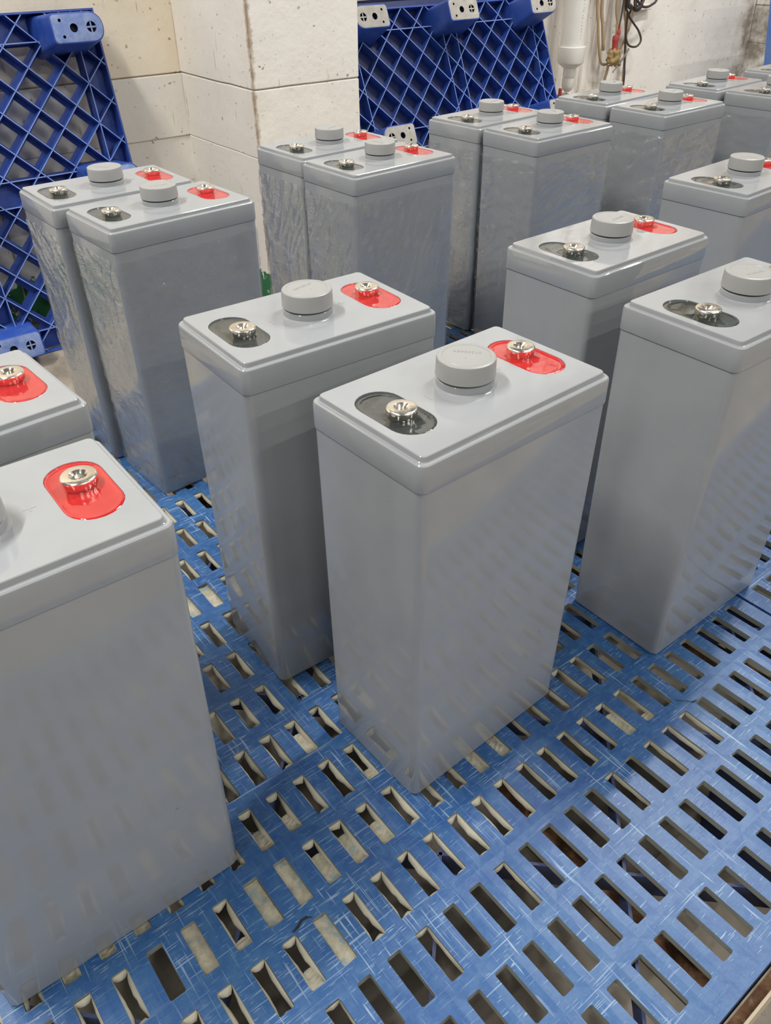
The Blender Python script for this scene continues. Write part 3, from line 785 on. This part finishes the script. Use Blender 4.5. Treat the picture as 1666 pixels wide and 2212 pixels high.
    for ix, fx in enumerate((0.0645, 0.360, PW - 0.0645)):
        for iy, fy in enumerate((0.038, 0.3135, PH - 0.040)):
            hx, hy = 0.051, 0.026
            bm = bmesh.new()
            def outline(sx, ins, rnd_out):
                pts = []
                for cx_, cy_, a0 in ((1, 1, 0), (-1, 1, PI / 2), (-1, -1, PI), (1, -1, 1.5 * PI)):
                    out = (cx_ == sx); r_ = (hy - ins) * (0.92 if (out and rnd_out) else 0.3)
                    for q in range(6):
                        a = a0 + PI / 2 * q / 5
                        pts.append((cx_ * (hx - ins - r_) + r_ * math.cos(a), cy_ * (hy - ins - r_) + r_ * math.sin(a)))
                return pts
            sx = -1 if ix == 0 else 1; rnd_ = ix != 1
            def ringn(ins, n): return [T(fx + p[0], fy + p[1], n) for p in outline(sx, ins, rnd_)]
            R = loft(bm, [ringn(-0.012, -depth + .001), ringn(-0.006, 0.0), ringn(0.000, fh - 0.003), ringn(0.0012, fh - .0006), ringn(0.003, fh)])
            # face with real holes
            top = R[-1]; n = len(top); ed = [bm.edges.get((top[i], top[(i + 1) % n])) for i in range(n)]
            cps = [(-sx * 0.008, 0, 0.0076, 14), (-sx * 0.032, 0.0135, 0.0030, 8), (-sx * 0.030, -0.0135, 0.0030, 8), (sx * 0.026, 0, 0.0095, 18)]
            for (hx_, hy_, hr, hn) in cps:
                c1 = [bm.verts.new(T(fx + hx_ + hr * math.cos(2 * PI * q / hn), fy + hy_ + hr * math.sin(2 * PI * q / hn), fh)) for q in range(hn)]
                c2 = [bm.verts.new(T(fx + hx_ + hr * math.cos(2 * PI * q / hn), fy + hy_ + hr * math.sin(2 * PI * q / hn), fh - 0.012)) for q in range(hn)]
                for q in range(hn):
                    r_ = (q + 1) % hn; bm.faces.new((c1[q], c1[r_], c2[r_], c2[q])).material_index = 2; ed.append(bm.edges.get((c1[q], c1[r_])))
                bm.faces.new(c2).material_index = 2
            nf0 = set(bm.faces)
            bmesh.ops.triangle_fill(bm, use_beauty=True, use_dissolve=False, edges=ed, normal=en)
            for f in bm.faces:
                if f not in nf0: f.material_index = 1
            # cross bar inside the large hole
            hx_, hr = sx * 0.026, 0.0095
            for (ux, uy) in ((1, 0), (0, 1)):
                q = [(-hr * ux - .0014 * uy, -hr * uy - .0014 * ux), (hr * ux - .0014 * uy, hr * uy - .0014 * ux), (hr * ux + .0014 * uy, hr * uy + .0014 * ux), (-hr * ux + .0014 * uy, -hr * uy + .0014 * ux)]
                zo = 0.0002 if ux else 0.0
                bm.faces.new([bm.verts.new(T(fx + hx_ + a, fy + b, fh - .0008 + zo)) for a, b in q]).material_index = 1
            bmesh.ops.recalc_face_normals(bm, faces=list(bm.faces))
            obj('foot', bm, [mb, mf, M_HOLE], root, 35)
    return root
def zoff(yb, t, q): return (yb + q * math.sin(t), -0.14 + q * math.cos(t))
t = math.radians(12); yb, zb = zoff(1.52, t, -0.045)
lean_pallet('blue lattice pallet leaning on the wall at the upper left, blue feet facing out', -0.257, yb, zb, t, (0.5635, 0.5285), False, (M_BLUE, M_EDGE, M_FOOTB), 'blue pallets leaning on the wall')
t = math.radians(24); yb, zb = zoff(1.42, t, -0.045)
lean_pallet('blue lattice pallet leaning right of the white pillar, scuffed beige foot faces', 1.045, yb, zb, t, (0.183, 0.584), False, (M_BLUE, M_EDGE, M_FOOT), 'blue pallets leaning on the wall')
lean_pallet('second blue lattice pallet behind the beige footed one, seen dark through its openings', 1.030, yb + 0.068 * math.cos(t), zb - 0.068 * math.sin(t) + 0.03, t, (0.20, 0.56), True, (M_BLUE_SHADE, M_BLUE_SHADE, M_BLUE_SHADE), 'blue pallets leaning on the wall')
t = math.radians(10)
lean_pallet('faded blue lattice pallet leaning at the far upper right edge, beyond the cables', 2.775, 1.40, FZ + 0.003, t, (0.30, 0.30), False, (M_BLUE2, M_EDGE, M_FOOTB), 'blue pallets leaning on the wall')

# ------------------------------------------------------------------ pipe and valve
px_, py_ = 2.036, 1.74
pipe = empty('drain_pipe', (px_, py_, 0)); tag(pipe, 'white plastic pipe hanging down the wall right of the leaning pallets', 'pipe')
bm = bmesh.new(); lathe(bm, [(0.0375, 0.235), (0.0375, 1.60)], 32, 0, 0, True, True); obj('pipe_tube', bm, M_PVC, pipe, 40)
bm = bmesh.new(); lathe(bm, [(0.0375, 0.2375), (0.0435, 0.2365), (0.0430, 0.196), (0.041, 0.191), (0.023, 0.178), (0.021, 0.176)], 32, 0, 0, True, True); obj('pipe_socket', bm, M_PVC, pipe, 30)
bm = bmesh.new(); lathe(bm, [(0.0200, 0.178), (0.0200, 0.152), (0.0175, 0.1515), (0.0175, 0.1485), (0.0200, 0.148), (0.0200, 0.124), (0.014, 0.113), (0.008, 0.108)], 28, 0, 0, True, True); obj('reducer', bm, M_PVC, pipe, 30)
bm = bmesh.new()
for q in range(26):
    z = 0.26 + q * 0.009 + random.uniform(-.002, .002); hh = random.uniform(.0015, .004)
    a0 = -PI / 2 - 0.25; r = 0.0377
    a1 = a0 + 0.06
    bm.faces.new([bm.verts.new(p) for p in ((r * math.cos(a0), r * math.sin(a0), z), (r * math.cos(a1), r * math.sin(a1), z), (r * math.cos(a1), r * math.sin(a1), z + hh), (r * math.cos(a0), r * math.sin(a0), z + hh))])
obj('printed_marking', bm, M_TEXT, pipe)
val = empty('valve', (px_, py_, -0.024)); tag(val, 'dirty grey valve with a small red pin under the white pipe', 'valve')
bm = bmesh.new(); tube(bm, [(-0.055, 0.005, 0.075), (-0.03, 0, 0.105), (0.0, 0, 0.108), (0.03, 0.0, 0.100), (0.045, 0.0, 0.092)], [0.014, 0.022, 0.018, 0.012, 0.008], 12)
tube(bm, [(-0.042, 0.0, 0.10), (-0.042, 0, 0.04), (-0.042, 0, FZ + 0.024)], 0.010, 10)
obj('valve_body', bm, M_VALVE, val, 40)
bm = bmesh.new(); lathe(bm, [(0.006, 0.118), (0.006, 0.145), (0.0045, 0.1465)], 12, -0.040, -0.006, True, True); obj('red_pin', bm, M_REDP, val, 30)

# ------------------------------------------------------------------ cables and hoses on the wall
WY = 1.79
def hose(name, label, pts, r, mat, cat, dy=0.0, grp=None, extra=None):
    bm = bmesh.new(); tube(bm, [(x, WY - dy + 0.003 * math.sin(i * 1.7), z) for i, (x, z) in enumerate(pts)], r, 8)
    return tag(obj(name, bm, mat, None, 0), label, cat, grp)
hose('cable', 'black cable hanging in a long teardrop loop on the stained wall', [(2.33, .62), (2.3339, 0.3545), (2.3507, 0.3091), (2.3518, 0.273), (2.3642, 0.2357), (2.3893, 0.2104), (2.4251, 0.2054), (2.4455, 0.2228), (2.4302, 0.2512), (2.3906, 0.2781), (2.3579, 0.2992), (2.3653, 0.3202), (2.3522, 0.3514), (2.35, .62)], 0.0034, M_CABLE, 'cable', 0.006)
hose('cable', 'dark brown cable dropping straight down behind the batteries beside the pale hose', [(2.355, .62), (2.3573, 0.3489), (2.362, 0.3085), (2.3654, 0.2722), (2.3769, 0.2225), (2.3896, 0.1713), (2.3946, 0.1246), (2.3987, 0.0929), (2.405, 0.0524), (2.41, -0.05), (2.41, FZ + .004)], 0.0032, M_CABLE, 'cable', -0.004)
hose('cable', 'black cable sagging in a wide shallow loop at the top, right of the cable tangle', [(2.365, .55), (2.3752, 0.3481), (2.3987, 0.3281), (2.4322, 0.3217), (2.467, 0.3273), (2.4905, 0.3407), (2.51, 0.40), (2.48, .55)], 0.0040, M_CABLE, 'cable', 0.016)
hose('cable', 'black cable in a tight small loop at the heart of the tangle', [(2.32, .5), (2.3263, 0.3502), (2.3359, 0.3311), (2.3622, 0.3156), (2.3917, 0.3213), (2.3952, 0.3401), (2.38, 0.40), (2.36, .5)], 0.0046, M_CABLE, 'cable', 0.026)
hose('cable', 'black cable bunched crosswise over the tangle at the top edge', [(2.31, .5), (2.33, .37), (2.352, .345), (2.378, .332), (2.372, .352), (2.345, .348), (2.352, .322), (2.385, .345), (2.40, .40), (2.41, .5)], 0.0046, M_CABLE, 'cable', 0.036)
hose('hose', 'yellowed hose forming the wide U around the brown sponge', [(2.19, .62), (2.2056, 0.3577), (2.2198, 0.2808), (2.2393, 0.2075), (2.2645, 0.1661), (2.3006, 0.1632), (2.3174, 0.2018), (2.3203, 0.2749), (2.3044, 0.3512), (2.30, .62)], 0.0044, M_TAN, 'hose', -0.006)
hose('hose', 'yellowed hose hanging straight left of the red connector', [(2.22, .62), (2.2309, 0.3566), (2.2456, 0.2792), (2.2587, 0.2257), (2.268, 0.2054)], 0.0058, M_TAN, 'hose', -0.008)
hose('hose', 'pale hose dropping straight down right of the dark cable', [(2.355, .62), (2.3618, 0.3487), (2.379, 0.2715), (2.3956, 0.1961), (2.4104, 0.118), (2.4167, 0.07), (2.425, FZ + .004)], 0.0048, M_TAN, 'hose', -0.016)
hose('hose', 'pale thin hose slanting down from the wall bracket to the straight hose', [(2.4244, 0.3173), (2.4204, 0.269), (2.3963, 0.2261), (2.3705, 0.1879)], 0.0040, M_TAN, 'hose', -0.025)
bm = bmesh.new(); y_ = WY - 0.012
tube(bm, [(2.3802, y_, 0.2023), (2.3594, y_, 0.1787), (2.3411, y_, 0.1624)], 0.0034, 8)
tube(bm, [(2.3411, y_, 0.1624), (2.332, y_, 0.155), (2.3228, y_, 0.1462), (2.3094, y_, 0.1371)], 0.0015, 6)
tube(bm, [(2.346, y_, 0.166), (2.341, y_, 0.161), (2.335, y_, 0.156)], [0.003, 0.0064, 0.003], 8)
tag(obj('cable_tie', bm, M_VALVE, None, 0), 'grey frayed cable end with a knot, slanting down from the dark cable', 'cable')
con = empty('connector', (0, 0, 0)); tag(con, 'red connector on a dark wire, pushed into a brown sponge lump', 'connector')
y_ = WY - 0.026
bm = bmesh.new(); tube(bm, [(2.30, y_, .62), (2.2951, y_, 0.3539), (2.2954, y_, 0.3119), (2.2905, y_, 0.2718)], 0.0027, 8); obj('wire', bm, M_CABLE, con, 0)
bm = bmesh.new(); tube(bm, [(2.291, y_, 0.278), (2.2933, y_, 0.2600), (2.291, y_, 0.2480), (2.2835, y_, 0.2440), (2.2818, y_, 0.2289), (2.2843, y_, 0.2104)], [0.0036, 0.0066, 0.0056, 0.0115, 0.0100, 0.0118], 12, 4); obj('plug', bm, M_REDP, con, 35)
bm = bmesh.new(); bc = Vector((2.2858, y_, 0.1868)); bmesh.ops.create_icosphere(bm, subdivisions=4, radius=0.027, matrix=Matrix.Translation(bc))
for v in bm.verts:
    d = v.co - bc; v.co += d * (0.55 * noise.noise(v.co * 60) + 0.3 * noise.noise(v.co * 130)); v.co.y = bc.y + (v.co.y - bc.y) * .6
obj('sponge', bm, M_WAX, con, 0)
bm = bmesh.new(); tube(bm, [(2.2951, WY, 0.1586), (2.2924, WY, 0.1335), (2.2868, WY, 0.111), (2.284, WY, 0.0), (2.284, WY, FZ + .004)], 0.0044, 8)
tag(obj('hose', bm, M_TAN, None, 0), 'short pale hose leaving the sponge downwards behind the vent cap', 'hose')
bm = bmesh.new(); box(bm, 2.425, 2.515, WALL_B - 0.022, WALL_B - 0.004, 0.309, 0.325); bmesh.ops.bevel(bm, geom=list(bm.edges), offset=0.002, segments=2, affect='EDGES')
tag(obj('wall_bracket', bm, M_W1), 'small whitewashed bracket on the wall beside the cable tangle', 'bracket')
# cracks in the worn deck

crack([(0.2535, 0.0353, .0003), (0.2558, 0.0302, .0007), (0.2611, 0.0253, .0006), (0.2653, 0.0206, .0008), (0.2702, 0.0193, .0003)], pal1)
crack([(-0.1195, 0.0718, .0004), (-0.1146, 0.0728, .0009), (-0.1101, 0.0750, .0008), (-0.1056, 0.0745, .0010), (-0.1032, 0.0722, .0004)], pal1)
